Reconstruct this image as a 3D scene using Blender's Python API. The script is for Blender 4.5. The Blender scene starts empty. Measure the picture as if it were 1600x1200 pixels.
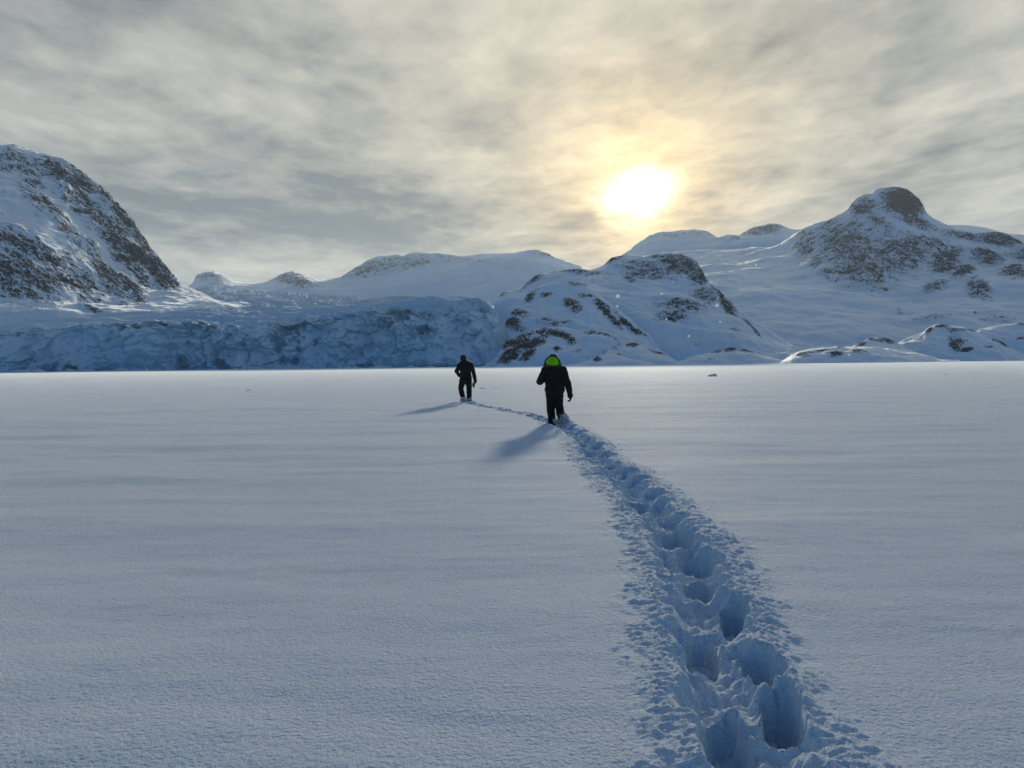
import bpy, bmesh, math, random
import numpy as np
from mathutils import Vector, Matrix

random.seed(7)
SC = bpy.context.scene
COL = SC.collection

# ------------------------------------------------------------------ camera
CAM_H = 1.42
cam_d = bpy.data.cameras.new('camera'); cam = bpy.data.objects.new('camera', cam_d); COL.objects.link(cam)
cam_d.sensor_width = 36.0
F = 1160.0                                     # focal length in pixels of the 1600 px wide photograph
cam_d.lens = 36.0 * F / 1600.0
cam_d.clip_start = 0.05; cam_d.clip_end = 30000
PITCH, ROLL = math.radians(-1.58), math.radians(0.645)
R = Matrix.Rotation(PITCH, 3, 'X') @ Matrix.Rotation(math.pi/2, 3, 'X') @ Matrix.Rotation(-ROLL, 3, 'Z')
cam.matrix_world = Matrix.Translation((0, 0, CAM_H)) @ R.to_4x4()
SC.camera = cam
RN = np.array(R)

def ray(px, py):
    """direction (Y = 1) through a point of the photograph"""
    px = np.asarray(px, float); py = np.asarray(py, float)
    c = np.stack([(px-800)/F, (600-py)/F, -np.ones_like(px+py)], -1)
    w = c @ RN.T
    return w / w[..., 1:2]
def world(px, py, d):
    return ray(px, py) * np.asarray(d, float)[..., None] + np.array([0, 0, CAM_H])
def pixel(P):
    c = (P - np.array([0, 0, CAM_H])) @ RN
    return 800 - F*c[..., 0]/c[..., 2], 600 + F*c[..., 1]/c[..., 2]

# ------------------------------------------------------------------ sun, exposure
SUN = Vector(ray(1000., 306.)).normalized()
SUN_EL = math.asin(SUN.z); SUN_AZ = math.atan2(SUN.x, SUN.y)
sd = bpy.data.lights.new('sun', 'SUN'); so = bpy.data.objects.new('sun', sd); COL.objects.link(so)
sd.energy = 3.0; sd.angle = math.radians(4.0); sd.color = (1.0, 0.91, 0.72)
so.rotation_euler = SUN.to_track_quat('Z', 'Y').to_euler()
so.location = (0, 0, 900)
SC.view_settings.view_transform = 'Standard'; SC.view_settings.look = 'None'
SC.view_settings.exposure = 0.20; SC.view_settings.gamma = 1.0
SC.view_settings.use_curve_mapping = False

# ------------------------------------------------------------------ node helper
class N:
    def __init__(s, tree):
        s.t = tree; s.n = tree.nodes; s.l = tree.links
    def new(s, typ, **kw):
        n = s.n.new(typ)
        for k, v in kw.items(): setattr(n, k, v)
        return n
    def put(s, sock, v):
        if isinstance(v, bpy.types.NodeSocket): s.l.new(v, sock)
        elif v is not None: sock.default_value = v
    def m(s, op, a, b=None, c=None, clamp=False):
        n = s.new('ShaderNodeMath', operation=op, use_clamp=clamp)
        s.put(n.inputs[0], a); s.put(n.inputs[1], b); s.put(n.inputs[2], c)
        return n.outputs[0]
    def v(s, op, a, b=None, scale=None):
        n = s.new('ShaderNodeVectorMath', operation=op)
        s.put(n.inputs[0], a); s.put(n.inputs[1], b)
        if scale is not None: s.put(n.inputs['Scale'], scale)
        return n.outputs['Value'] if op in ('DOT_PRODUCT', 'LENGTH') else n.outputs[0]
    def noise(s, vec, scale, detail=4, rough=.55, dist=0, lac=2.0, typ='FBM'):
        n = s.new('ShaderNodeTexNoise', noise_type=typ)
        s.put(n.inputs['Vector'], vec)
        for k, v in (('Scale', scale), ('Detail', detail), ('Roughness', rough), ('Distortion', dist), ('Lacunarity', lac)):
            s.put(n.inputs[k], v)
        return n.outputs[0]
    def ramp(s, x, a, b, lo=0., hi=1., smooth=True):
        n = s.new('ShaderNodeMapRange', interpolation_type='SMOOTHSTEP' if smooth else 'LINEAR')
        s.put(n.inputs['Value'], x); s.put(n.inputs['From Min'], a); s.put(n.inputs['From Max'], b)
        s.put(n.inputs['To Min'], lo); s.put(n.inputs['To Max'], hi)
        return n.outputs[0]
    def mix(s, f, a, b, mode='MIX'):
        n = s.new('ShaderNodeMix', data_type='RGBA', blend_type=mode)
        s.put(n.inputs[0], f)
        s.put(n.inputs[6], a if isinstance(a, bpy.types.NodeSocket) else (*a, 1))
        s.put(n.inputs[7], b if isinstance(b, bpy.types.NodeSocket) else (*b, 1))
        return n.outputs[2]
    def map(s, vec, scale=(1, 1, 1), rot=(0, 0, 0), loc=(0, 0, 0), pre=False):
        if any(rot) and pre:
            n0 = s.new('ShaderNodeMapping'); s.put(n0.inputs['Vector'], vec); n0.inputs['Rotation'].default_value = rot
            vec = n0.outputs[0]; rot = (0, 0, 0)
        n = s.new('ShaderNodeMapping')
        s.put(n.inputs['Vector'], vec); n.inputs['Scale'].default_value = scale
        n.inputs['Rotation'].default_value = rot; n.inputs['Location'].default_value = loc
        return n.outputs[0]

# ------------------------------------------------------------------ world: clouded sky with the sun glowing through
def build_world():
    w = bpy.data.worlds.new('World'); SC.world = w; w.use_nodes = True
    g = N(w.node_tree); g.n.clear()
    tc = g.new('ShaderNodeTexCoord'); d = g.v('NORMALIZE', tc.outputs['Generated'])
    sp = g.new('ShaderNodeSeparateXYZ'); g.put(sp.inputs[0], d)
    z = sp.outputs[2]
    sky = g.new('ShaderNodeTexSky', sky_type='NISHITA', sun_disc=False)
    sky.sun_elevation = SUN_EL; sky.sun_rotation = SUN_AZ
    sky.air_density = 1.0; sky.dust_density = 0.6; sky.ozone_density = 2.5
    clear = g.mix(1.0, sky.outputs[0], (SKYK*.41, SKYK*.93, SKYK*1.31), 'MULTIPLY')
    # cloud layer: the direction carried up to a flat layer overhead
    zz = g.m('ADD', g.m('MAXIMUM', z, 0.0), 0.055)
    px = g.m('DIVIDE', sp.outputs[0], zz); py = g.m('DIVIDE', sp.outputs[1], zz)
    cb = g.new('ShaderNodeCombineXYZ'); g.put(cb.inputs[0], px); g.put(cb.inputs[1], py)
    P = cb.outputs[0]
    big = g.noise(g.map(P, (.42, .30, 1), (0, 0, .35), (3.1, 1.7, 0)), 1.0, 4, .5, .4)
    mid = g.noise(g.map(P, (1.9, 1.5, 1), (0, 0, .5), (0, 4, 1)), 1.0, 5, .55, .25)
    fine = g.noise(g.map(P, (7.0, 5.0, 1), (0, 0, .7), (2, 0, 2)), 1.0, 6, .6, .25)
    band = g.noise(g.map(d, (1.5, 1.5, 20.), (0, 0, 0), (.3, 0, .21)), 1.0, 4, .5, .2)
    lowf = g.ramp(z, .04, .20, 1., 0.)
    tex = g.m('ADD', g.m('MULTIPLY', g.m('SUBTRACT', big, .5), .9),
              g.m('ADD', g.m('MULTIPLY', g.m('SUBTRACT', mid, .5), 1.05), g.m('MULTIPLY', g.m('SUBTRACT', fine, .5), .50)))
    tex = g.m('ADD', g.m('MULTIPLY', tex, g.m('SUBTRACT', 1.0, g.m('MULTIPLY', lowf, .45))),
              g.m('MULTIPLY', g.m('MULTIPLY', g.m('SUBTRACT', band, .5), 1.5), lowf))
    # angle from the sun, in degrees
    dt = g.v('DOT_PRODUCT', d, tuple(SUN))
    ang = g.m('MULTIPLY', g.m('ARCCOSINE', g.m('MINIMUM', dt, .999999)), 180/math.pi)
    # a darker blue-grey bank of cloud lying low over the left and middle, a paler strip beneath it
    tex0 = tex
    azd = g.m('MULTIPLY', g.m('ARCTAN2', sp.outputs[0], sp.outputs[1]), 180/math.pi)
    eld = g.m('MULTIPLY', g.m('ARCSINE', z), 180/math.pi)
    wv = g.m('MULTIPLY', g.m('SUBTRACT', g.noise(g.map(d, (4, 4, 14)), 1.0, 4, .55), .5), 3.5)
    def strip(c, w_): 
        q = g.m('DIVIDE', g.m('SUBTRACT', g.m('ADD', eld, wv), c), w_)
        return g.m('EXPONENT', g.m('MULTIPLY', g.m('MULTIPLY', q, q), -1.))
    side_ = g.ramp(azd, 8., -12.)
    tex = g.m('SUBTRACT', tex, g.m('MULTIPLY', g.m('MULTIPLY', strip(10.2, 2.1), side_), .30))
    tex = g.m('ADD', tex, g.m('MULTIPLY', g.m('MULTIPLY', strip(7.1, .9), side_), .12))
    tex = g.m('SUBTRACT', tex, g.m('MULTIPLY', strip(5.0, 1.2), .10))
    base = g.mix(g.ramp(g.m('ADD', tex, .5), .23, .79, smooth=False), CLOUD_LO, CLOUD_HI)
    # broad glow through the cloud, then the blob itself, both uneven with the cloud's thickness
    thick = g.m('SUBTRACT', 1.0, g.m('MULTIPLY', tex, -1.5))
    wide = g.m('MULTIPLY', g.m('EXPONENT', g.m('DIVIDE', ang, -18.0)), thick)
    halo = g.m('MULTIPLY', g.m('EXPONENT', g.m('DIVIDE', ang, -4.3)), thick)
    wob = g.noise(g.map(d, (20, 20, 26)), 1.0, 5, .6, .0)
    # the blob leans down to the left
    az = g.m('SUBTRACT', g.m('MULTIPLY', g.m('ARCTAN2', sp.outputs[0], sp.outputs[1]), 180/math.pi), math.degrees(SUN_AZ))
    el = g.m('SUBTRACT', g.m('MULTIPLY', g.m('ARCSINE', z), 180/math.pi), math.degrees(SUN_EL))
    ca, sa = math.cos(math.radians(15)), math.sin(math.radians(15))
    a1 = g.m('ADD', g.m('MULTIPLY', az, ca), g.m('MULTIPLY', el, sa))
    b1 = g.m('SUBTRACT', g.m('MULTIPLY', el, ca), g.m('MULTIPLY', az, sa))
    rr = g.m('ADD', g.m('POWER', g.m('DIVIDE', a1, 2.6), 2.0), g.m('POWER', g.m('DIVIDE', b1, 1.5), 2.0))
    rr = g.m('ADD', rr, g.m('MULTIPLY', g.m('SUBTRACT', wob, .5), 2.6))
    blob = g.m('MULTIPLY', g.m('EXPONENT', g.m('MULTIPLY', rr, -1.5)), g.m('MULTIPLY', thick, 4.6))
    def add(col, f, c):
        k = g.mix(1.0, c, c, 'MIX')
        s = g.new('ShaderNodeVectorMath', operation='SCALE'); g.put(s.inputs[0], k); g.put(s.inputs['Scale'], f)
        return g.v('ADD', col, s.outputs[0])
    cloud = add(base, wide, (.25, .185, .058))
    cloud = add(cloud, halo, (.95, .50, .04))
    cloud = add(cloud, blob, (1.0, .86, .55))
    # small blue gaps, and open blue sky overhead and behind
    sh = Vector((SUN.x, SUN.y, 0)).normalized()
    back = g.v('DOT_PRODUCT', d, tuple(sh))
    up = g.m('SUBTRACT', g.m('MULTIPLY', g.m('SUBTRACT', .62, back), 1.35), 0.)
    cover = g.ramp(g.m('ADD', up, g.m('MULTIPLY', tex, -.9)), .25, .75, 0., 1.)
    gap = g.m('MULTIPLY', g.ramp(tex0, -.22, -.40, 0., .30), g.ramp(ang, 18., 34.))
    open_ = g.m('MAXIMUM', cover, gap)
    col = g.mix(open_, cloud, clear)
    bg = g.new('ShaderNodeBackground'); g.put(bg.inputs[0], col); bg.inputs[1].default_value = 1.0
    out = g.new('ShaderNodeOutputWorld'); g.l.new(bg.outputs[0], out.inputs[0])
    w.cycles.sampling_method = 'MANUAL'; w.cycles.sample_map_resolution = 1024
SKYK = 0.063
CLOUD_LO = (.140, .168, .198); CLOUD_HI = (.53, .53, .49)
build_world()

# ------------------------------------------------------------------ numpy noise
def _h(ix, iy, iz, seed):
    h = (ix.astype(np.int64)*374761393 + iy.astype(np.int64)*668265263 + iz.astype(np.int64)*2147483647 + seed*1274126177) & 0xffffffff
    h = ((h ^ (h >> 13)) * 1274126177) & 0xffffffff
    return (h ^ (h >> 16)) & 0xffffffff
_a = np.random.RandomState(3).normal(size=(256, 3)); _G = _a/np.linalg.norm(_a, axis=1, keepdims=True)
def perlin(P, seed=0):
    i = np.floor(P).astype(np.int64); f = P - i
    u = f*f*f*(f*(f*6-15)+10)
    r = 0
    for dx in (0, 1):
        wx = u[:, 0] if dx else 1-u[:, 0]
        for dy in (0, 1):
            wy = u[:, 1] if dy else 1-u[:, 1]
            for dz in (0, 1):
                wz = u[:, 2] if dz else 1-u[:, 2]
                g = _G[_h(i[:, 0]+dx, i[:, 1]+dy, i[:, 2]+dz, seed) & 255]
                dot = g[:, 0]*(f[:, 0]-dx) + g[:, 1]*(f[:, 1]-dy) + g[:, 2]*(f[:, 2]-dz)
                r = r + wx*wy*wz*dot
    return r*1.5
def fbm(P, o=4, seed=0, gain=.5, lac=2.03):
    r = 0; a = 1; t = 0
    for k in range(o):
        r = r + a*perlin(P, seed+k*17); t += a; a *= gain; P = P*lac+3.7
    return r/t*1.4
def ridged(P, o=4, seed=0, gain=.5):
    r = 0; a = 1; t = 0
    for k in range(o):
        n = 1-np.abs(perlin(P, seed+k*13))*2
        r = r + a*n; t += a; a *= gain; P = P*2.1+5.1
    return r/t
def worley(P, seed=0):
    i = np.floor(P).astype(np.int64); f = P - i
    d1 = np.full(len(P), 9.); d2 = d1.copy(); idc = np.zeros(len(P))
    for dx in (-1, 0, 1):
        for dy in (-1, 0, 1):
            for dz in (-1, 0, 1):
                h = _h(i[:, 0]+dx, i[:, 1]+dy, i[:, 2]+dz, seed)
                q = np.stack([dx+(h & 255)/255-f[:, 0], dy+((h >> 8) & 255)/255-f[:, 1], dz+((h >> 16) & 255)/255-f[:, 2]], 1)
                d = (q*q).sum(1)**.5
                new = d < d1
                d2 = np.where(new, d1, np.minimum(d2, d)); idc = np.where(new, (h >> 24)/255., idc); d1 = np.where(new, d, d1)
    return d1, d2-d1, idc
def sstep(a, b, x):
    t = np.clip((x-a)/(b-a), 0, 1); return t*t*(3-2*t)

# ------------------------------------------------------------------ object helpers
def tag(o, label=None, cat=None, group=None, kind=None):
    for k, v in (('label', label), ('category', cat), ('group', group), ('kind', kind)):
        if v: o[k] = v
    return o
def link(name, me, mat=None, parent=None):
    o = bpy.data.objects.new(name, me); COL.objects.link(o)
    if mat: me.materials.append(mat)
    if parent: o.parent = parent
    return o
def grid_mesh(name, V, nu, nv, attrs=None, smooth=True):
    """V: (nv*nu, 3), u fastest"""
    me = bpy.data.meshes.new(name)
    me.vertices.add(nu*nv); me.vertices.foreach_set('co', V.astype(np.float32).ravel())
    a = (np.arange(nv-1)[:, None]*nu + np.arange(nu-1)[None, :]).ravel()
    q = np.stack([a, a+1, a+nu+1, a+nu], 1).astype(np.int32)
    nf = len(q)
    me.loops.add(nf*4); me.loops.foreach_set('vertex_index', q.ravel())
    me.polygons.add(nf); me.polygons.foreach_set('loop_start', np.arange(nf, dtype=np.int32)*4)
    me.polygons.foreach_set('use_smooth', np.full(nf, smooth))
    for k, v in (attrs or {}).items():
        at = me.attributes.new(k, 'FLOAT', 'POINT'); at.data.foreach_set('value', v.astype(np.float32))
    me.update(); me.validate()
    return me

# ------------------------------------------------------------------ materials
def mat(name):
    m = bpy.data.materials.new(name); m.use_nodes = True
    g = N(m.node_tree); b = g.n['Principled BSDF']
    return m, g, b
SNOW = (.68, .79, .92)
def mat_ground():
    m, g, b = mat('snow_on_lake')
    gp = g.new('ShaderNodeNewGeometry').outputs['Position']
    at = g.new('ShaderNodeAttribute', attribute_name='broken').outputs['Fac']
    g.put(b.inputs['Base Color'], g.mix(g.noise(g.map(gp, (.25, .8, 1)), 1., 3), (.64, .785, .955), (.69, .83, .98)))
    sn0 = b.inputs['Base Color'].links[0].from_socket
    g.put(b.inputs['Base Color'], g.mix(at, sn0, (.62, .80, .985)))  # packed trail snow, with the pits' blue light through snow put into its colour
    b.inputs['Roughness'].default_value = .74
    b.inputs['Specular IOR Level'].default_value = .30
    b.inputs['Sheen Weight'].default_value = 1.0; b.inputs['Sheen Roughness'].default_value = .30
    b.inputs['Subsurface Weight'].default_value = 0.0
    grain = g.noise(g.map(gp, (1, .8, 1)), 62., 3, .62)
    crust = g.noise(g.map(gp, (1.0, 1.5, 1)), 27., 3, .55)
    fine = g.noise(gp, 240., 2, .6)
    drift = g.noise(g.map(gp, (.5, 2.2, 1)), 1.3, 5, .55, .3)
    h = g.m('ADD', g.m('MULTIPLY', grain, .023), g.m('MULTIPLY', crust, .019))
    h = g.m('ADD', h, g.m('MULTIPLY', fine, .003))
    h = g.m('ADD', h, g.m('MULTIPLY', drift, .028))
    h = g.m('ADD', h, g.m('MULTIPLY', g.m('MULTIPLY', g.noise(gp, 34., 4, .6), at), .012))
    bp = g.new('ShaderNodeBump'); bp.inputs['Strength'].default_value = 1.; bp.inputs['Distance'].default_value = 1.
    g.put(bp.inputs['Height'], h); g.put(b.inputs['Normal'], bp.outputs[0])
    return m
def mat_mountain(name, sc=1., stretch=(1, 1, 1), rot=(0, 0, 0), rock1=(.015, .020, .030), rock2=(.044, .055, .074), k=1.0, thr=.5, soft=.06):
    """snow with bare rock where the attribute 'rock' and the slope allow it"""
    m, g, b = mat(name)
    geo = g.new('ShaderNodeNewGeometry'); gp = geo.outputs['Position']
    at = g.new('ShaderNodeAttribute', attribute_name='rock').outputs['Fac']
    v = g.map(gp, stretch, rot, pre=True)
    n1 = g.noise(v, .055*sc, 9, .66, .25)
    n2 = g.noise(v, .26*sc, 6, .65)
    sp = g.new('ShaderNodeSeparateXYZ'); g.put(sp.inputs[0], geo.outputs['Normal'])
    slope = g.m('SUBTRACT', .62, sp.outputs[2])
    n3 = g.noise(v, .8*sc, 4, .6)
    f = g.m('ADD', g.m('MULTIPLY', g.m('SUBTRACT', n1, .5), 1.8), g.m('MULTIPLY', g.m('SUBTRACT', n2, .5), 2.0))
    f = g.m('ADD', f, g.m('MULTIPLY', g.m('SUBTRACT', n3, .5), 1.5))
    f = g.m('ADD', f, .15)
    f = g.m('ADD', f, g.m('MULTIPLY', slope, .38*k))
    f = g.m('ADD', f, at)
    mask = g.ramp(f, thr-soft, thr+soft)
    mask = g.m('MULTIPLY', mask, g.ramp(at, .02, .12))
    rc = g.mix(g.noise(gp, .12*sc, 8, .6), rock1, rock2)
    sn = g.mix(g.noise(gp, .02*sc, 4, .5), (.63, .765, .88), SNOW)
    g.put(b.inputs['Base Color'], g.mix(mask, sn, rc))
    g.put(b.inputs['Roughness'], g.ramp(mask, 0, 1, .6, .85))
    b.inputs['Specular IOR Level'].default_value = .12
    g.put(b.inputs['Sheen Weight'], g.m('SUBTRACT', .9, g.m('MULTIPLY', mask, .9))); b.inputs['Sheen Roughness'].default_value = .32
    hb = g.m('ADD', g.m('MULTIPLY', g.m('MULTIPLY', g.noise(v, .3*sc, 8, .68), mask), 3.2/sc), g.m('MULTIPLY', mask, .7/sc))
    hb = g.m('ADD', hb, g.m('MULTIPLY', g.noise(g.map(gp, (1, 1, .4)), .05*sc, 6, .55), 1.8/sc))
    bp = g.new('ShaderNodeBump'); bp.inputs['Strength'].default_value = .9; bp.inputs['Distance'].default_value = 1.
    g.put(bp.inputs['Height'], hb); g.put(b.inputs['Normal'], bp.outputs[0])
    return m
def mat_glacier():
    m, g, b = mat('glacier_ice')
    geo = g.new('ShaderNodeNewGeometry'); gp = geo.outputs['Position']
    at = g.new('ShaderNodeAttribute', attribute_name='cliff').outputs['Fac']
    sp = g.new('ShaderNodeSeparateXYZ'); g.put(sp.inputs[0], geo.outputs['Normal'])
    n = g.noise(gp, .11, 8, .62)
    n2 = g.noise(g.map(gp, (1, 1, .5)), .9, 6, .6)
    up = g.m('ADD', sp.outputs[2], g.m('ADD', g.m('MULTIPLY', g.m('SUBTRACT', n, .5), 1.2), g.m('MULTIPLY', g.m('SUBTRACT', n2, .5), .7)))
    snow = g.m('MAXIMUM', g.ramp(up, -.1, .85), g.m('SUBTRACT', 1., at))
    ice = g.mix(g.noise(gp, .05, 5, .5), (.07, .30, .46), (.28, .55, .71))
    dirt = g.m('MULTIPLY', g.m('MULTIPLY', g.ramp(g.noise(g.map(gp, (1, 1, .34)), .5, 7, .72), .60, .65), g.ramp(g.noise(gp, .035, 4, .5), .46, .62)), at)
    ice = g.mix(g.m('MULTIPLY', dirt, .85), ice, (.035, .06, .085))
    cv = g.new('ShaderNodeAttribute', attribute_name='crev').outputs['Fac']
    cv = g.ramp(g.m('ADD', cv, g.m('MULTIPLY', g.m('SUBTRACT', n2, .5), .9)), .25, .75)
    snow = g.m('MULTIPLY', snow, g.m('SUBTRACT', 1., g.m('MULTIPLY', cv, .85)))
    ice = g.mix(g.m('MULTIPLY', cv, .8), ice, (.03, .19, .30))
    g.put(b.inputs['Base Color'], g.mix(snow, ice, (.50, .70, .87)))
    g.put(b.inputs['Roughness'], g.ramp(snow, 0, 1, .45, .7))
    b.inputs['Specular IOR Level'].default_value = .4
    hb = g.m('ADD', g.m('MULTIPLY', g.noise(gp, .5, 8, .65), 1.6), g.m('MULTIPLY', n2, .5))
    bp = g.new('ShaderNodeBump'); bp.inputs['Strength'].default_value = .8; bp.inputs['Distance'].default_value = 1.
    g.put(bp.inputs['Height'], hb); g.put(b.inputs['Normal'], bp.outputs[0])
    return m
def mat_plain(name, col, rough=.8, bump=0., bs=200., trans=0., spec=.3, vary=.0):
    m, g, b = mat(name)
    gp = g.new('ShaderNodeTexCoord').outputs['Object']
    lo = tuple(c*(1-.35) for c in col)
    g.put(b.inputs['Base Color'], g.mix(g.noise(gp, 9., 5, .6), lo, col))
    b.inputs['Roughness'].default_value = rough; b.inputs['Specular IOR Level'].default_value = spec
    if trans:
        tr = g.new('ShaderNodeBsdfTranslucent'); tr.inputs[0].default_value = (*col, 1)
        mx = g.new('ShaderNodeMixShader'); mx.inputs[0].default_value = trans
        g.l.new(b.outputs[0], mx.inputs[1]); g.l.new(tr.outputs[0], mx.inputs[2])
        g.l.new(mx.outputs[0], g.n['Material Output'].inputs[0])
    if bump:
        bp = g.new('ShaderNodeBump'); bp.inputs['Distance'].default_value = bump
        g.put(bp.inputs['Height'], g.noise(gp, bs, 4, .6)); g.put(b.inputs['Normal'], bp.outputs[0])
    return m

# ------------------------------------------------------------------ the snow covered lake, one sheet
PITS = [(.80, 2.76, .12, .24, .33), (1.07, 2.96, .095, .21, .36), (1.145, 3.42, .10, .19, .33), (.93, 3.66, .10, .25, .33), (1.225, 4.12, .095, .23, .33),
        (1.19, 4.74, .155, .19, .31), (1.34, 5.30, .15, .22, .32), (1.32, 5.98, .14, .2, .33), (1.42, 6.62, .15, .2, .33), (1.22, 7.3, .13, .22, .32),
        (1.5, 7.85, .14, .2, .32), (1.27, 8.38, .16, .2, .30), (1.52, 8.85, .13, .17, .30), (1.22, 9.55, .14, .2, .3), (1.49, 9.5, .12, .15, .26),
        (1.38, 10.25, .13, .16, .3), (1.11, 10.75, .13, .18, .3), (1.46, 11.45, .14, .2, .3), (1.21, 12.0, .13, .2, .3), (1.44, 12.5, .12, .18, .28),
        (1.25, 13.1, .13, .18, .3), (1.40, 13.75, .13, .18, .3), (1.2, 14.5, .14, .2, .3), (1.40, 15.1, .12, .18, .28), (1.17, 15.75, .14, .2, .3),
        (1.3, 16.4, .13, .2, .3), (1.12, 17.0, .15, .2, .3), (1.22, 17.6, .14, .2, .28), (.98, 17.85, .12, .16, .25),
        (.95, 2.25, .13, .2, .3), (.70, 1.7, .13, .2, .3), (.85, 1.1, .13, .2, .3)]
TRAIL = [(.8, -40), (.8, 0.), (.93, 3.), (1.04, 3.8), (1.2, 4.7), (1.36, 6.2), (1.38, 8.), (1.35, 9.5), (1.29, 11.), (1.32, 13.), (1.27, 15.), (1.16, 17.), (1.03, 18.), (.4, 20.2), (-.6, 23.6), (-1.72, 27.6)]
def build_ground():
    def axis(pts):
        out = [pts[0][0]]
        for (a, s), (b, s2) in zip(pts[:-1], pts[1:]):
            while out[-1] < b-1e-9:
                t = (out[-1]-a)/(b-a); ss = s*(s2/s)**t
                out.append(out[-1]+ss)
            out[-1] = b
        return np.array(out)
    xs = axis([(0.35, .0085), (1.9, .0085), (2.6, .03), (6, .12), (40, 1.5), (300, 12), (7000, 500), (7001, 1)])
    xl = -axis([(-.35, .0085), (-.2, .012), (.5, .03), (2.3, .035), (6, .12), (40, 1.5), (300, 12), (7000, 500), (7001, 1)])[::-1]
    xs = np.concatenate([xl[:-1], xs])
    ys = axis([(2.2, .0085), (4, .011), (8, .018), (12, .027), (18, .04), (29, .07), (60, .5), (400, 8), (8000, 500), (8001, 1)])
    yl = -axis([(-2.2, .01), (-1.2, .04), (2, .1), (20, 1.5), (300, 20), (5000, 500), (5001, 1)])[::-1]
    ys = np.concatenate([yl[:-1], ys])
    X, Y = np.meshgrid(xs, ys); x = X.ravel(); y = Y.ravel()
    z = np.zeros_like(x); br = np.zeros_like(x)
    P = np.stack([x, y, np.zeros_like(x)], 1)
    near = (np.abs(x) < 300) & (y > -50) & (y < 340)
    z[near] += .070*fbm(P[near]*[.13, .42, 1], 3, 5) * sstep(0, 8, y[near]) + .020*fbm(P[near]*[.6, 1.5, 1], 4, 9)
    # low wind drifts farther out
    z[near] += .10*fbm(P[near]*[.03, .14, 1], 4, 15)*sstep(10, 40, y[near])
    # the trail
    s = (x > -2.6) & (x < 2.1) & (y > .3) & (y < 28.6)
    xi = x[s]; yi = y[s]; Q = P[s]
    ty = np.array([p[1] for p in TRAIL]); tx = np.array([p[0] for p in TRAIL])
    tc = np.interp(yi, ty, tx)
    sl = np.interp(yi, ty[:-1], np.diff(tx)/np.diff(ty))
    off = (xi-tc)/np.sqrt(1+sl*sl)
    far = sstep(17.6, 18.6, yi)
    wid = (.54 + .10*perlin(Q*[1.4, 1.4, 1], 3))*(1-far) + .24*far
    fadein = sstep(28.3, 27.6, yi)
    side = np.where(off > 0, .88, .97)*(1-.12*sstep(4.5, 3, yi))
    m = sstep(1.08, .55, np.abs(off)/(wid*side) + .26*fbm(Q*[9, 6, 1], 4, 7))*fadein
    # broken clods lying beside the trench, like the pushed-up crust
    w1, e1, id1 = worley(Q*[11, 14, 1] + .35*np.stack([perlin(Q*7, 31), perlin(Q*7, 32), 0*xi], 1), 5)
    w2, e2, id2 = worley(Q*[23, 27, 1], 8)
    clod = .020*np.clip(.75-w1, 0, 1)*(id1*1.5) + .008*np.clip(.7-w2, 0, 1)
    rough = clod*.55 + .015*fbm(Q*[14, 22, 1], 4, 21) + .012*ridged(Q*[10, 20, 1], 4, 22) + .015*ridged(Q*[20, 34, 1]+.5*np.stack([perlin(Q*13, 71), perlin(Q*13, 72), 0*xi], 1), 3, 23)
    dz = m*(rough*.86 + .006)
    # pits
    dep = np.zeros_like(xi)
    wx = xi + .040*fbm(Q*[6, 6, 1], 4, 41); wy = yi + .06*fbm(Q*[6, 6, 1], 4, 42)
    rnd = random.Random(4)
    pits = [(a, b, c, d_, e, rnd.uniform(-.3, .3)) for a, b, c, d_, e in PITS]
    t = 18.4; k = 0
    while t < 27.6:
        cx = float(np.interp(t, ty, tx)); pits.append((cx + (.10 if k % 2 else -.10)+rnd.uniform(-.03, .03), t, .10, .15, .2, .3)); t += rnd.uniform(.27, .36); k += 1
    rim = np.zeros_like(xi)
    for cx, cy, rx, ry, d_, an in pits:
        q = (np.abs(xi-cx) < .6) & (np.abs(yi-cy) < .7)
        if not q.any(): continue
        ux = (wx[q]-cx); uy = (wy[q]-cy); c_, s_ = math.cos(an), math.sin(an)
        rx *= .90; ry *= 1.15
        ux, uy = (ux*c_+uy*s_)/rx, (-ux*s_+uy*c_)/ry
        r = (np.abs(ux)**2.4+np.abs(uy)**2.4)**(1/2.4)
        lump = .085*fbm(Q[q]*[8, 8, 1], 3, int(cy*10))
        r = r*(1+.09*.5*ridged(np.stack([np.arctan2(uy, ux)*2.5, 0*ux+cy*7, 0*ux], 1), 2, 77))
        dd = d_*.74*sstep(1.14, .74, r) + np.where(r < .9, lump*sstep(.95, .6, r), 0)
        dep[q] = np.maximum(dep[q], dd)
        rim[q] = np.maximum(rim[q], sstep(1.9, 1.15, r)*.5 + sstep(1.5, 1.15, r)*.5)
    # the trench between the pits is trodden a little lower
    tr = sstep(.22, .08, np.abs(off+.05)+.09*fbm(Q*5, 4, 55))*(.115*(1-far)+.03*far)*fadein
    dz += rim*.014*(1+1.5*fbm(Q*[6, 6, 1], 3, 60))*(1-.4*far)
    dz = dz - np.maximum(dep, tr*(1+.9*fbm(Q*[5, 5, 1], 4, 61)))
    # little vertical flutes where the walls crumbled
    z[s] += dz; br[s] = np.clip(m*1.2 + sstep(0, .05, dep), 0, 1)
    V = np.stack([x, y, z], 1)
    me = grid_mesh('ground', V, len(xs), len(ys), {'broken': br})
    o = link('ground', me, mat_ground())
    tag(o, 'smooth wind packed snow over the frozen lake with a trodden trail of deep footprints', kind='structure')
    print('ground', len(xs), len(ys))
build_ground()

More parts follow.
